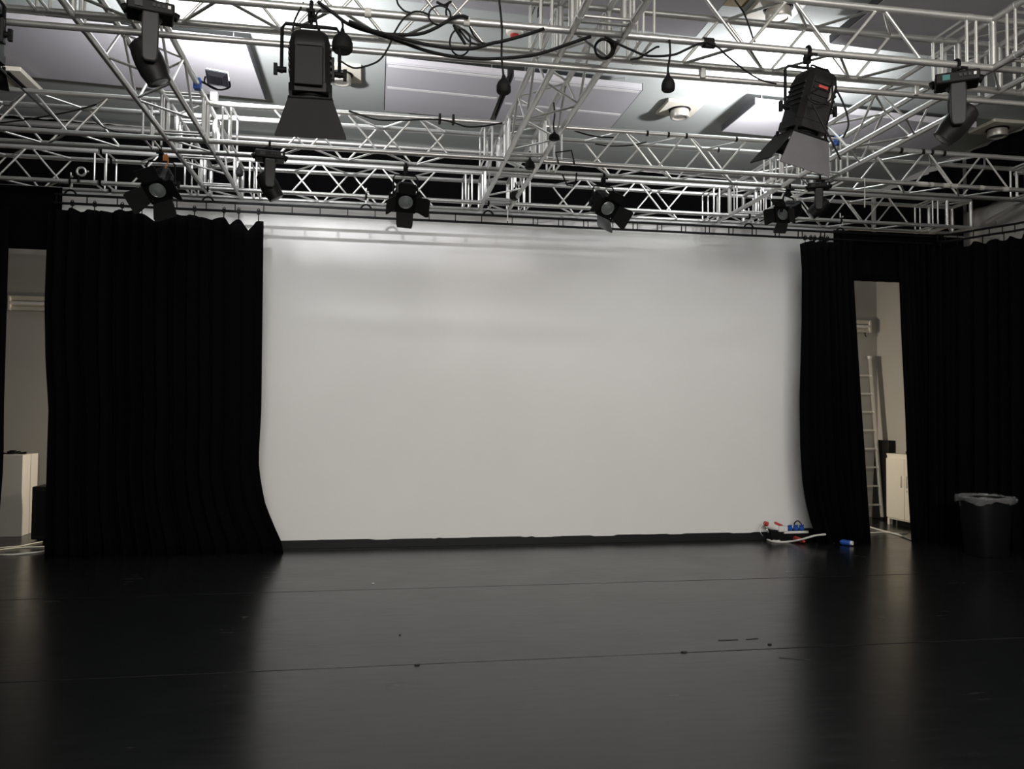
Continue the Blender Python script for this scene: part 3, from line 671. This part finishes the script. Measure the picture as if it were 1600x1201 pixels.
def moving_head(P, yaw, tilt, s, label, display=False, arm=.20, tones=('lamp_black', 'head_grey'), flip=1):
    P = Vector(P); r = thing('moving_head', P, label, 'stage light', 'black moving head lamps')
    m0 = Matrix.Translation(P) @ Matrix.Rotation(yaw, 4, 'Z')
    hook_clamp(P, r, .9, .08)
    MB(m0).box((0, 0, -.125*s), (.30*s, .20*s, .085*s)).build('base', M['lamp_black'], r, bevel=.012)
    MB(m0).box((-.075*s, -.103*s, -.125*s), (.05*s, .008, .04*s)).build('display', M['teal_led' if display else 'head_grey'], r)
    for dx in (.02, .05, .08, .115): MB(m0).box((dx*s, -.102*s, -.120*s), (.018*s, .01, .022*s)).build('socket', M['white_plastic' if dx > .1 else 'head_grey'], r)
    for sx in (-1, 1): MB(m0).tube((sx*.145*s, 0, -.125*s), (sx*.175*s, 0, -.14*s), .03*s, 10).build('side_handle', M['black_steel'], r)
    z0 = -.17*s
    MB(m0).lathe([(.07*s, z0+.005), (.075*s, z0-.01*s), (.06*s, z0-.03*s)], 20).build('pan_hub', M['lamp_black'], r)
    y = MB(m0); y.box((0, 0, z0-.045*s), (.10*s, .26*s, .04*s))
    yk = y.build('yoke', M[tones[1]], r, bevel=.01)
    za = z0-.04*s; zp = za-arm*s
    for sy in (-1, 1):
        a = MB(m0); pts = []
        for k, (zz, hw) in enumerate(((za+.02*s, .05), (za-.05*s, .055), (zp+.04*s, .052), (zp-.03*s, .048), (zp-.055*s, .03))):
            pts.append([(-hw*s, sy*.130*s-.024*s, zz), (hw*s, sy*.130*s-.024*s, zz), (hw*s, sy*.130*s+.024*s, zz), (-hw*s, sy*.130*s+.024*s, zz)])
        a.loft(pts); a.build('yoke_arm', M[tones[1]], r, bevel=.008)
    mh = m0 @ Matrix.Translation((0, 0, zp)) @ Matrix.Rotation(tilt, 4, 'Y') @ Matrix.Rotation(math.pi, 4, 'X')
    h = MB(mh); h.lathe([(.05*s, -.15*s), (.078*s, -.13*s), (.092*s, -.07*s), (.098*s, 0), (.095*s, .07*s), (.082*s, .12*s), (.080*s, .15*s), (.066*s, .152*s)], 20)
    h.build('head', M[tones[0]], r)
    MB(mh).lathe([(.066*s, .148*s), (.05*s, .160*s), (.001, .166*s)], 20).build('lens', M['lens'], r)
    for sy in (-1, 1): MB(mh).tube((0, sy*.08*s, 0), (0, sy*.12*s, 0), .035*s, 12).build('tilt_joint', M['lamp_black'], r)
    return r
moving_head(onbar(236, -4, YF), R(15), R(-26), .88, 'black moving head hanging at the upper left on the left truss', arm=.26)
moving_head(onbar(1494, 98, YF), R(-34), R(42), .94, 'black moving head with teal display at right by truss corner', display=True, arm=.24)
moving_head(onbar(422, 228, YM), R(9), R(-30), .90, 'black moving head hanging below the left part of middle run', arm=.22)
moving_head(onbar(1279, 277, YM), R(-28), R(50), .74, 'black moving head below the right truss junction near the curtain hooks', arm=.22)

# ------------------------------------------------------------------ LED work floods
def flood(P, d, light, clampP, label):
    r = thing('work_flood', P, label, 'flood light', 'LED work floods')
    m0 = basis(P, d, (1, 0, 0)) @ Matrix.Diagonal((.68, .68, .8, 1))
    b = MB(m0); b.loft([[(-.09, -.06, -.045), (.09, -.06, -.045), (.09, .06, -.045), (-.09, .06, -.045)], [(-.145, -.105, -.01), (.145, -.105, -.01), (.145, .105, -.01), (-.145, .105, -.01)], [(-.145, -.105, .018), (.145, -.105, .018), (.145, .105, .018), (-.145, .105, .018)]])
    b.build('housing', M['flood_body'], r, smooth=False)
    fins = MB(m0)
    for k in range(7): fins.box((-.09+.03*k, 0, -.04), (.006, .12, .03))
    fins.build('heat_sink', M['flood_body'], r)
    MB(m0).box((0, 0, .026), (.285, .205, .016)).build('lit_glass', M['flood_glass'], r)
    k = MB(); a = m0 @ Vector((-.16, 0, 0)); c = m0 @ Vector((.16, 0, 0)); mid = clampP+Vector((0, 0, .04))
    k.path(spline([a, a+Vector((0, 0, -.06)), (a+c)/2+Vector((0, 0, -.10)), c+Vector((0, 0, -.06)), c], 6), .008, 6); k.path([(a+c)/2+Vector((0, 0, -.10)), mid], .010, 6)
    k.build('bracket', M['black_steel'], r)
    MB().box(clampP, (.06, .07, .10)).build('clamp', M['blue'], r, bevel=.008, label='blue clamp')
    light.parent = r; light.location = Vector(light.location)-Vector(P)
flood(FLOOD_L, FLOOD_L_DIR, LIGHT_L, Vector((-1.562, 7.37, ZB+CC)), 'LED work flood on blue clamp shining up at left of picture')
flood(FLOOD_R, FLOOD_R_DIR, LIGHT_R, Vector((4.712, 7.66, ZB+CC)), 'LED work flood shining up behind the right fresnel lamp')

# ------------------------------------------------------------------ cables on the rig
def cable(px_pts, Y, label, rad=.0085, cat='cable', group='black cables slung on the trusses', name='cable', m=None, k=8):
    pts = [atY(q[0], q[1], q[2] if len(q) > 2 else Y) for q in px_pts]
    o = MB().path(spline(pts, k), rad, 7).build(name, m or M['cable']); return tag(o, label, cat, group)
YK = YF-.05
cable([(497, 3), (520, 20), (545, 38), (580, 50), (617, 54), (655, 53), (682, 43), (707, 28), (722, 25), (732, 28)], YK, 'thick black cable sagging from the left fresnel to the upper bundle', .011)
cable([(545, 33), (580, 47), (617, 57), (655, 67), (700, 75), (737, 76), (767, 68), (787, 64), (820, 55), (850, 45)], YK-.035, 'black cable sagging below the front run, upper of the two long loops', .011)
cable([(560, 44), (617, 62), (662, 78), (707, 88), (760, 92), (820, 88), (850, 82), (885, 70), (923, 57)], YK+.02, 'black cable sagging lowest below the front run to the middle junction', .011)
cable([(530, 94), (545, 103), (560, 106), (590, 96), (606, 76), (616, 52), (630, 30), (645, 19), (660, 19), (672, 24)], YK, 'thin black cable looping behind the left fresnel', .006)
cable([(620, 0), (623, 8), (632, 17), (642, 20)], YK, 'thin black cable dropping over the front run left of the bundle', .006)
def loop(cx, cy, rx, ry, Y, label, rad=.006, n=14, name='cable_loop', turns=1):
    pts = [atY(cx+rx*math.cos(2*math.pi*k/n), cy+ry*math.sin(2*math.pi*k/n), Y) for k in range(n)]
    return tag(MB().path(spline(pts, 4, True), rad, 6, True).build(name, M['cable']), label, 'cable', 'black cables slung on the trusses')
loop(687, 24, 17, 15, YF-.06, 'round loop of black cable over the front tube, left one')
loop(719, 66, 16, 21, YF-.03, 'round loop of black cable hanging beside the white cable tie')
cable([(700, 5), (697, 20), (702, 32), (712, 40), (722, 52), (735, 66), (752, 70), (765, 69)], YF+.1, 'black cable threading through the bundle toward the middle junction', .007)
cable([(733, 40), (740, 55), (752, 66), (768, 70)], YF+.1, 'short black cable beside the white tie in the bundle', .006)
cable([(682, 3), (694, 8), (705, 2)], YK, 'short black cable hooked over the front run above the bundle', .008)
pl = [atY(711, 43, YF-.03), atY(727, 69, YF-.03)]
cp = thing('cable_plug', pl[0], 'black cable plug hanging diagonally in the bundle', 'plug')
MB().tube(pl[0], pl[1], .012, 10, .009).build('plug_body', M['rubber'], cp); MB().tube(pl[0]+(pl[0]-pl[1])*.15, pl[0], .009, 8).build('plug_collar', M['black_steel'], cp)
cable([(945, 57), (965, 68), (987, 78), (1012, 87), (1050, 86), (1073, 77), (1090, 69), (1103, 66)], YK, 'black cable dipping from the middle junction to the black clip', .008)
cable([(1105, 66), (1122, 74), (1137, 88), (1167, 112), (1190, 125), (1213, 131)], YK, 'black cable running down right from the black clip', .006)
cable([(985, 93), (1000, 90), (1012, 82), (1025, 74), (1030, 73)], YF+.2, 'short black cable under the front run right of the junction', .007)
cable([(1148, 0), (1162, 20), (1170, 40), (1176, 58), (1180, 66)], YF+.2, 'thin black cable dropping across the front run to the right', .006)
cl = thing('coiled_cable', atY(943, 75, YF+.15), 'black coil of cable hung at the middle truss junction', 'cable')
for k in range(4):
    q = [atY(943+(13+.8*k)*math.cos(t)+k*.6, 76+(14+.6*k)*math.sin(t), YF+.13+.012*k) for t in [2*math.pi*j/14 for j in range(14)]]
    MB().path(spline(q, 3, True), .0075, 6, True).build('cable_turn', M['cable'], cl)
ck = MB(); q = atY(1106, 66, YF); ck.tube(Vector((q.x-.035, YF, ZB)), Vector((q.x+.035, YF, ZB)), RC+.010, 14)
ck.box((q.x, YF-.03, ZB-.03), (.07, .03, .03)); tag(ck.build('cable_clip', M['rubber']), 'black cable clip on the front run right of the middle', 'clip')
def pendant(top, bot, Y, label, w=.045, h=.085):
    a = atY(*top, Y); b = atY(*bot, Y)
    r = thing('cable_connector', b, label, 'plug', 'black connectors hanging on cables')
    MB().path(spline([a, (a*2+b)/3+Vector((.008, 0, 0)), (a+b*2)/3-Vector((.004, 0, 0)), b+Vector((0, 0, h*.4))], 6), .007, 6).build('cable_lead', M['cable'], r)
    MB(Matrix.Translation(b)).lathe([(.010, h*.55), (.016, h*.35), (w*.8, h*.1), (w, -h*.15), (w, -h*.5), (w*.8, -h*.62)], 12).build('connector_body', M['rubber'], r)
    return r
pendant((780, 0), (787, 131), YF-.03, 'black connector hanging on a cable left of the middle truss', .047, .10)
pendant((1046, 62), (1044, 128), YF-.03, 'black connector hanging under front run right of middle truss', .045, .10)
pendant((533, 30), (535, 62), YF+.05, 'fat black connector hanging just right of the left fresnel', .065, .13)
pendant((865, 160), (866, 212), 6.9, 'black connector hanging inside the middle cross truss', .05, .06)
pendant((828, 236), (828, 255), YM-.06, 'small black connector at the front of the middle junction', .05, .09)
pendant((805, 285), (804, 302), YR-.3, 'small black connector below the middle junction near the rear run', .05, .12)
pendant((373, 255), (373, 266), YR-.1, 'small black connector right of the left junction near rear run', .05, .10)
cable([(545, 173), (565, 180), (590, 187), (620, 188), (650, 187), (672, 186), (690, 187), (710, 192), (730, 198), (755, 197), (785, 192)], YM-.045, 'black cable lying wavily along the top of the middle run', .008)
for px, py in ((687, 190), (708, 194)):
    q = atY(px, py, YM); MB().box((q.x, YM-.005, ZB+CC), (.022, .075, .085)).build('cable_tie', M['cable'], seg_by('black cable on top'))
cable([(880, 196), (900, 205), (930, 213), (960, 215)], YM+.1, 'black cable entering the middle run right of the middle junction', .008)
cable([(930, 225), (955, 228), (985, 227), (1010, 222)], YM+.25, 'black cable curving inside the middle run right of middle', .007)
cable([(0, 192), (40, 187), (80, 180), (120, 172), (150, 163), (168, 158)], YM+.2, 'thin black cable sloping through the leftmost middle run segment', .007)
cable([(140, 180), (150, 190), (165, 200), (185, 206), (215, 208)], YM+.3, 'thin black cable sagging to the left junction in middle run', .006)
def frame_loop(pts, Y, label):
    q = [atY(a, b, Y) for a, b in pts]; tag(MB().path(q, .008, 6).build('wire_bracket', M['black_steel']), label, 'bracket', 'thin black wire brackets')
frame_loop([(873, 255), (868, 238), (893, 235), (898, 257)], YM-.04, 'thin black wire bracket standing on the middle run')
frame_loop([(879, 273), (886, 289), (896, 291), (900, 281), (901, 270)], YM+.3, 'thin black wire bracket hanging under the middle run')
for px, y0, y1, Y, t in ((1351, 278, 324, YM-.032, 'white cord hanging from the right cross truss near middle run'), (793, 318, 345, YR-.032, 'white cord hanging below the centre junction of rear run')):
    tag(MB().path([atY(px, y0, Y), atY(px+.4, (y0+y1)/2, Y), atY(px, y1, Y)], .006, 6).build('hanging_cord', M['tape_white']), t, 'cord', 'short white hanging cords')
# loose grey clamp hanging on the rear run, left
q = atY(127, 268, YR-.03); lc = thing('spare_clamp', q, 'loose ring clamp on the rear run left of the curtain hanger', 'clamp')
MB().path([q+Vector((.045*math.cos(a), 0, .045*math.sin(a))) for a in [2*math.pi*k/16 for k in range(16)]], .012, 8, True).build('clamp_ring', M['steel'], lc)
MB().tube(q+Vector((.045, 0, .0)), q+Vector((.075, 0, .01)), .010, 8).build('clamp_bolt', M['steel'], lc)
MB().tube(q+Vector((-.02, 0, -.045)), q+Vector((-.03, 0, -.12)), .014, 8).build('clamp_stem', M['black_steel'], lc)

# ------------------------------------------------------------------ space behind the drapes
def batten(x0, x1, z, label):
    r = thing('wall_batten_light', ((x0+x1)/2, Y1, z), label, 'light', 'unlit batten lights on the back wall')
    L = x1-x0; c = (x0+x1)/2
    MB().box((c, Y1-.025, z), (L-.02, .05, .07)).build('spine', M['cream'], r, bevel=.004)
    for sg in (-1, 1):
        MB().hexa([Vector((x0, Y1-.055, z+sg*.04)), Vector((x1, Y1-.055, z+sg*.04)), Vector((x1, Y1-.10, z+sg*.095)), Vector((x0, Y1-.10, z+sg*.095))],
                  [Vector((x0, Y1-.05, z+sg*.043)), Vector((x1, Y1-.05, z+sg*.043)), Vector((x1, Y1-.095, z+sg*.098)), Vector((x0, Y1-.095, z+sg*.098))]).build('reflector_wing', M['cream'], r)
    MB().tube((x0+.03, Y1-.085, z), (x1-.03, Y1-.085, z), .024, 12).build('tube', M['white_plastic'], r)
    for x in (x0+.015, x1-.015): MB().box((x, Y1-.065, z), (.03, .075, .20)).build('end_cap', M['cream'], r, bevel=.004)
bz = 3.06
batten(atY(17, 475, 12).x, atY(17, 475, 12).x+1.5, bz, 'cream batten light on back wall seen through the left gap')
batten(atY(1356, 510, 12).x-1.5, atY(1356, 510, 12).x, bz, 'cream batten light on back wall seen through the right gap')
q = atY(1351, 519, 11.97); MB().path([q, q+Vector((0, -.02, -.06)), q+Vector((.02, -.02, -.07))], .008, 6).build('wall_hook', M['black_steel']); tag(bpy.data.objects['wall_hook'], 'small dark hook on the back wall below the right batten', 'hook')
# plinth
px1 = atY(36, 710, 11.33).x
pt = thing('plinth', (px1-.30, 11.33, 0), 'tall white display plinth seen through the far left gap', 'plinth')
MB().box((px1-.26, 11.57, .52), (.52, .48, 1.04)).build('plinth_box', M['plinth'], pt, bevel=.004)
MB().box((px1+.002, 11.575, .52), (.004, .012, 1.03)).build('corner_joint', M['grey_wall'], pt)
rmt = thing('cable_bundle', (px1-.2, 11.5, 1.04), 'small heap of black cable on top of the white plinth', 'cable')
for k in range(3):
    c = Vector((px1-.24+.06*k, 11.48+.03*k, 1.052+.012*(k % 2)))
    MB().path(spline([c+Vector((.075*math.cos(a), .05*math.sin(a), .008*math.sin(2*a))) for a in [2*math.pi*j/9 for j in range(9)]], 3, True), .009, 6, True).build('cable_turn', M['cable'], rmt)
MB().box((px1-.19, 11.5, 1.072), (.07, .05, .035)).build('plug_block', M['rubber'], rmt, bevel=.006)
bx = thing('speaker_box', (-3.86, 11.05, 0), 'black box beside the white plinth behind the left curtain', 'box')
MB().box((-3.84, 11.1, .345), (.60, .42, .65)).build('cabinet', M['lamp_black'], bx, bevel=.012)
for dx in (-.22, .22):
    for dy in (-.14, .14): MB().tube((-3.84+dx, 11.1+dy, 0), (-3.84+dx, 11.1+dy, .03), .03, 10).build('foot', M['rubber'], bx)
MB().box((-3.84, 10.885, .345), (.5, .012, .55)).build('grille', M['black_steel'], bx)
# ladder
ld = thing('ladder', (7.75, 11.75, 0), 'aluminium ladder leaning in the back corner through the right gap', 'ladder')
def lad(x, t): return Vector((x, 11.60+.30*t, 2.56*t))
xr = 7.845; xl_ = xr-.36
for x in (xl_, xr):
    a, b = lad(x, 0), lad(x, 1)
    MB().hexa([a+Vector((-.013, -.032, 0)), a+Vector((.013, -.032, 0)), a+Vector((.013, .032, 0)), a+Vector((-.013, .032, 0))], [b+Vector((-.013, -.032, 0)), b+Vector((.013, -.032, 0)), b+Vector((.013, .032, 0)), b+Vector((-.013, .032, 0))]).build('stile', M['alu_thin'], ld)
    MB().box(a+Vector((0, 0, .02)), (.04, .075, .05)).build('foot', M['rubber'], ld, bevel=.005)
    MB().box(b+Vector((0, 0, 0)), (.045, .08, .05)).build('top_cap', M['white_plastic'], ld, bevel=.006)
for k in range(8):
    t = (.235+.29*k)/2.56
    MB().box(lad((xl_+xr)/2, t), (xr-xl_, .035, .026)).build('rung', M['alu_thin'], ld)
# cabinet
cb = thing('cupboard', (7.84, 10.9, 0), 'low white two-door cupboard against right wall in the gap', 'cupboard')
cy0, cy1, cxf, ch = 10.36, 11.17, 7.63, 1.04
MB().box(((cxf+X1)/2, (cy0+cy1)/2, .085+(ch-.085)/2), (X1-cxf-.02, cy1-cy0, ch-.085)).build('carcass', M['warm_white'], cb, bevel=.004)
MB().box(((cxf+X1)/2, (cy0+cy1)/2, ch+.008), (X1-cxf-.016, cy1-cy0+.02, .022)).build('top_board', M['warm_white'], cb, bevel=.003)
MB().box(((cxf+X1)/2+.03, (cy0+cy1)/2-.06, .045), (X1-cxf-.10, cy1-cy0-.14, .09)).build('plinth_base', M['black_steel'], cb)
MB().box((cxf+.03, cy1-.03, .045), (.05, .05, .09)).build('leg', M['warm_white'], cb)
cm = (cy0+cy1)/2-.03
for a, b, hy in ((cm+.003, cy1-.012, cm+.06), (cy0+.012, cm-.003, cm-.06)):
    d = MB().box((cxf-.006, (a+b)/2, .10+.45), (.016, b-a, .88)).build('door', M['warm_white'], cb, bevel=.003)
    MB().box((cxf-.022, hy, .66), (.016, .014, .17)).build('handle', M['steel'], d, bevel=.003)
MB().tube((cxf-.014, cm-.06, .53), (cxf-.022, cm-.06, .53), .012, 10).build('lock', M['steel'], cb)
lp = thing('black_case', (7.8, 10.6, ch+.02), 'small black case lying on top of the white cupboard', 'case')
MB().box((7.80, 10.60, ch+.045), (.26, .36, .05)).build('case_body', M['rubber'], lp, bevel=.01)
MB().box((7.80, 10.60, ch+.074), (.22, .32, .012)).build('case_lid', M['lamp_black'], lp, bevel=.004)
# dark board standing in for the ladder's shadow in the corner
tag(MB().box((7.955, 11.72, .62), (.12, .36, 1.24), Matrix.Rotation(R(3), 3, 'Y')).build('ladder_shadow_board', M['lamp_black'], bevel=.006), 'dark board standing in for the ladder shadow in the corner', 'board')
def floor_cable(pts, label, m, rad=.009, name='floor_cable', grp='pale cables on the floor behind the drapes'):
    q = [atZ(a, b, rad+.001) for a, b in pts]
    return tag(MB().path(spline(q, 8), rad, 6).build(name, m), label, 'cable', grp)
floor_cable([(1352, 820), (1362, 824), (1380, 829), (1400, 834), (1412, 838), (1425, 843)], 'pale cable crossing the floor in the right gap, nearer one', M['tape_white'], .012)
floor_cable([(1350, 831), (1364, 832), (1382, 831), (1400, 833), (1418, 832)], 'pale cable crossing the floor in the right gap, farther one', M['cream'], .010)
floor_cable([(-20, 857), (5, 855), (30, 853), (50, 849), (66, 846)], 'tan line on the floor in the left gap, farthest', M['cream'], .008)  # thin tan and pale lines across the floor of the left gap
floor_cable([(-10, 860), (12, 857), (35, 855), (64, 854), (80, 853)], 'tan line on the floor in the left gap, middle one', M['cream'], .008)
floor_cable([(-5, 866), (20, 866), (40, 864), (60, 862), (76, 859)], 'pale line on the floor in the left gap, nearest', M['tape_white'], .010)

# ------------------------------------------------------------------ power distribution at the foot of the white wall
def at0(a, b, z=0.): q = atZ(a, b, z); return q
YD = 9.80
def dpx(a, b): return atY(a, b, YD)
db = thing('power_distribution', dpx(1232, 836), 'white and blue socket board at the foot of white wall', 'socket board')
c = dpx(1240, 829)
MB().box((c.x-.02, YD+.02, .075), (.62, .12, .15)).build('board_base', M['black_steel'], db, bevel=.008)
MB().box((c.x-.175, YD-.02, .160), (.12, .10, .07)).build('supply_box', M['white_plastic'], db, bevel=.008)
for k in range(3):
    x = c.x-.075+.082*k; m0 = basis((x, YD-.03, .155), (0, -.8, .6), (1, 0, 0))
    s = MB(m0).lathe([(.031, -.03), (.033, .02), (.029, .03)], 14).build('blue_socket', M['blue'], db, label='blue round socket')
    MB(m0).box((0, .026, .03), (.056, .016, .04)).build('socket_lid', M['blue'], s, bevel=.006)
MB().box((c.x+.01, YD-.005, .115), (.34, .10, .03)).build('socket_rail', M['white_plastic'], db, bevel=.004)
tr = thing('transformer_plug', dpx(1208, 820), 'white cable connector with red ends on the socket board', 'plug')
a, b = dpx(1199, 819), dpx(1216, 826)
MB().tube(a, b, .045, 14).build('connector_body', M['white_plastic'], tr)
MB().tube(a+(a-b)*.28, a, .030, 12).build('red_collar', M['red'], tr, label='red collar')
MB().box(dpx(1216, 819), (.10, .05, .035), Matrix.Rotation(R(24), 3, 'Y')).build('red_flap', M['red'], tr, bevel=.006, label='red flap')
MB().tube(b, b+(b-a)*.35, .035, 12).build('connector_tail', M['white_plastic'], tr)
tag(MB().path(spline([dpx(1193, 819), dpx(1188, 824), dpx(1186, 832)-Vector((0, .05, 0)), at0(1192, 838, .01)+Vector((0, -.02, 0))], 8), .006, 6).build('floor_cable', M['white_plastic']), 'thin white cable falling left from the socket board', 'cable')
tag(MB().path(spline([dpx(1195, 826)-Vector((0, .06, 0)), at0(1203, 836, .05), at0(1212, 842, .012), at0(1218, 845, .012), at0(1205, 844, .012), at0(1199, 843, .012), at0(1210, 846, .012), at0(1232, 846, .012), atY(1252, 842.5, 9.5), atY(1266, 838.5, 9.41), atY(1276, 836, 9.41), atY(1290, 834.5, 9.41)], 8), .012, 8).build('floor_cable', M['tape_white']), 'grey white mains cable looping on floor before the socket board', 'cable')
rp = thing('red_plug', at0(1246, 843, .03), 'red plug lying on the mains cable below the sockets', 'plug')
a, b = at0(1240, 840, .035), at0(1252, 844, .035)
MB().tube(a, b, .034, 12, .026).build('plug_body', M['red'], rp); MB().tube(b, b+(b-a)*.35, .016, 8).build('plug_tail', M['red'], rp)
hs = MB(); hs.path(spline([dpx(1244, 824), dpx(1241, 818), dpx(1246, 813.5), dpx(1251, 817), dpx(1254, 826), dpx(1255, 834)], 6), .008, 6)
tag(hs.build('wire_hoop', M['black_steel']), 'black wire hoop standing over the blue sockets', 'wire')
bp = thing('blue_connector', at0(1325, 848, .03), 'blue connector with pale tip on the floor before right curtain', 'plug')
a, b = at0(1316, 846.5, .036), at0(1329, 848, .036)
MB().tube(a, b, .034, 14).build('connector_body', M['blue'], bp); MB().tube(b, b+(b-a)*.28, .026, 12).build('connector_tip', M['white_plastic'], bp, label='pale tip')
MB().tube(a+(a-b)*.25, a, .02, 10, .034).build('connector_tail', M['blue'], bp)
floor_cable([(1272, 840), (1285, 845), (1300, 848), (1310, 847), (1316, 847)], 'black cable on the floor leading to the blue connector', M['cable'], .009, grp=None)

# ------------------------------------------------------------------ bin
bc = Vector((7.08, 8.5, 0)); bn = thing('rubbish_bin', bc, 'black bin with a clear bag over its rim at right', 'bin')
mb = Matrix.Translation(bc); s_ = []
def rr(hx, hy, z, n=24): return [(hx*abs(math.cos(t))**.6*math.copysign(1, math.cos(t)), hy*abs(math.sin(t))**.6*math.copysign(1, math.sin(t)), z) for t in [2*math.pi*k/n for k in range(n)]]
MB(mb).loft([rr(.19, .19, 0), rr(.20, .20, .02), rr(.245, .235, .62), rr(.265, .25, .63), rr(.265, .25, .67), rr(.245, .235, .67), rr(.235, .225, .60)]).build('bin_body', M['bin'], bn)
rb = random.Random(3); secs = []
for z, k in ((.618, 1.05), (.635, 1.09), (.66, 1.10), (.688, 1.06), (.692, .98), (.66, .94), (.58, .90)):
    secs.append([(x*(1+rb.uniform(-.035, .035)), y*(1+rb.uniform(-.035, .035)), zz+rb.uniform(-.010, .010)-.018*math.cos(5*math.atan2(y, x))*(z < .64)) for x, y, zz in rr(.262*k, .25*k, z, 36)])
bg = MB(mb); n = 36
vs = [p for s in secs for p in s]; fs = [(i*n+k, i*n+(k+1) % n, (i+1)*n+(k+1) % n, (i+1)*n+k) for i in range(len(secs)-1) for k in range(n)]
bg.add(vs, fs).build('bin_bag', M['bag'], bn, label='clear plastic bag folded over the rim')

# ------------------------------------------------------------------ small marks and litter on the floor
def tape(a, b, wd, label, m, z=.0015):
    A, B_ = atZ(*a, z), atZ(*b, z); d = (B_-A).normalized(); n = Vector((-d.y, d.x, 0))*(wd/2)
    q = [A-n, B_-n*.8, B_+n, A+n*.9]; h = Vector((0, 0, .0012))
    return tag(MB().hexa([p-h for p in q], [p+h for p in q]).build('floor_tape', m, smooth=False), label, 'tape', 'bits of dark tape on the floor')
tape((1123, 1000), (1153, 999), .022, 'dark strip of tape on the floor right of centre', M['dark_tape'])
tape((1166, 998.5), (1184, 997), .016, 'short dark tape strip right of the longer one', M['dark_tape'])
tape((1217, 1027), (1268, 1031), .012, 'thin dark tape line on floor below the right curtain reflection', M['dark_tape'])
def litter(px, py, s, label, m):
    q = atZ(px, py, .004); o = MB(Matrix.Translation(q)).loft([[(s*math.cos(t)*(1+.3*math.sin(3*t)), s*.6*math.sin(t), z) for t in [2*math.pi*k/9 for k in range(9)]] for z in (-.003, .002, .004)]).build('floor_litter', m)
    return tag(o, label, 'litter', 'small scraps lying on the floor')
litter(1069, 1018, .020, 'black scrap on the nearer floor seam right of centre', M['dark_tape'])
litter(1203, 1006, .014, 'dark scrap near the short tape strip', M['dark_tape'])
litter(583, 911, .010, 'tiny white scrap beyond the farther floor seam', M['tape_white'])
litter(625, 991, .007, 'tiny dark scrap between the two floor seams', M['dark_tape'])
litter(382, 964, .028, 'dark scrap in the left curtain reflection', M['dark_tape'])
litter(652, 1038, .016, 'dark scrap on the nearer floor seam left of centre', M['dark_tape'])
litter(498, 854, .018, 'pale scrap at the foot of the skirting', M['tape_white'])
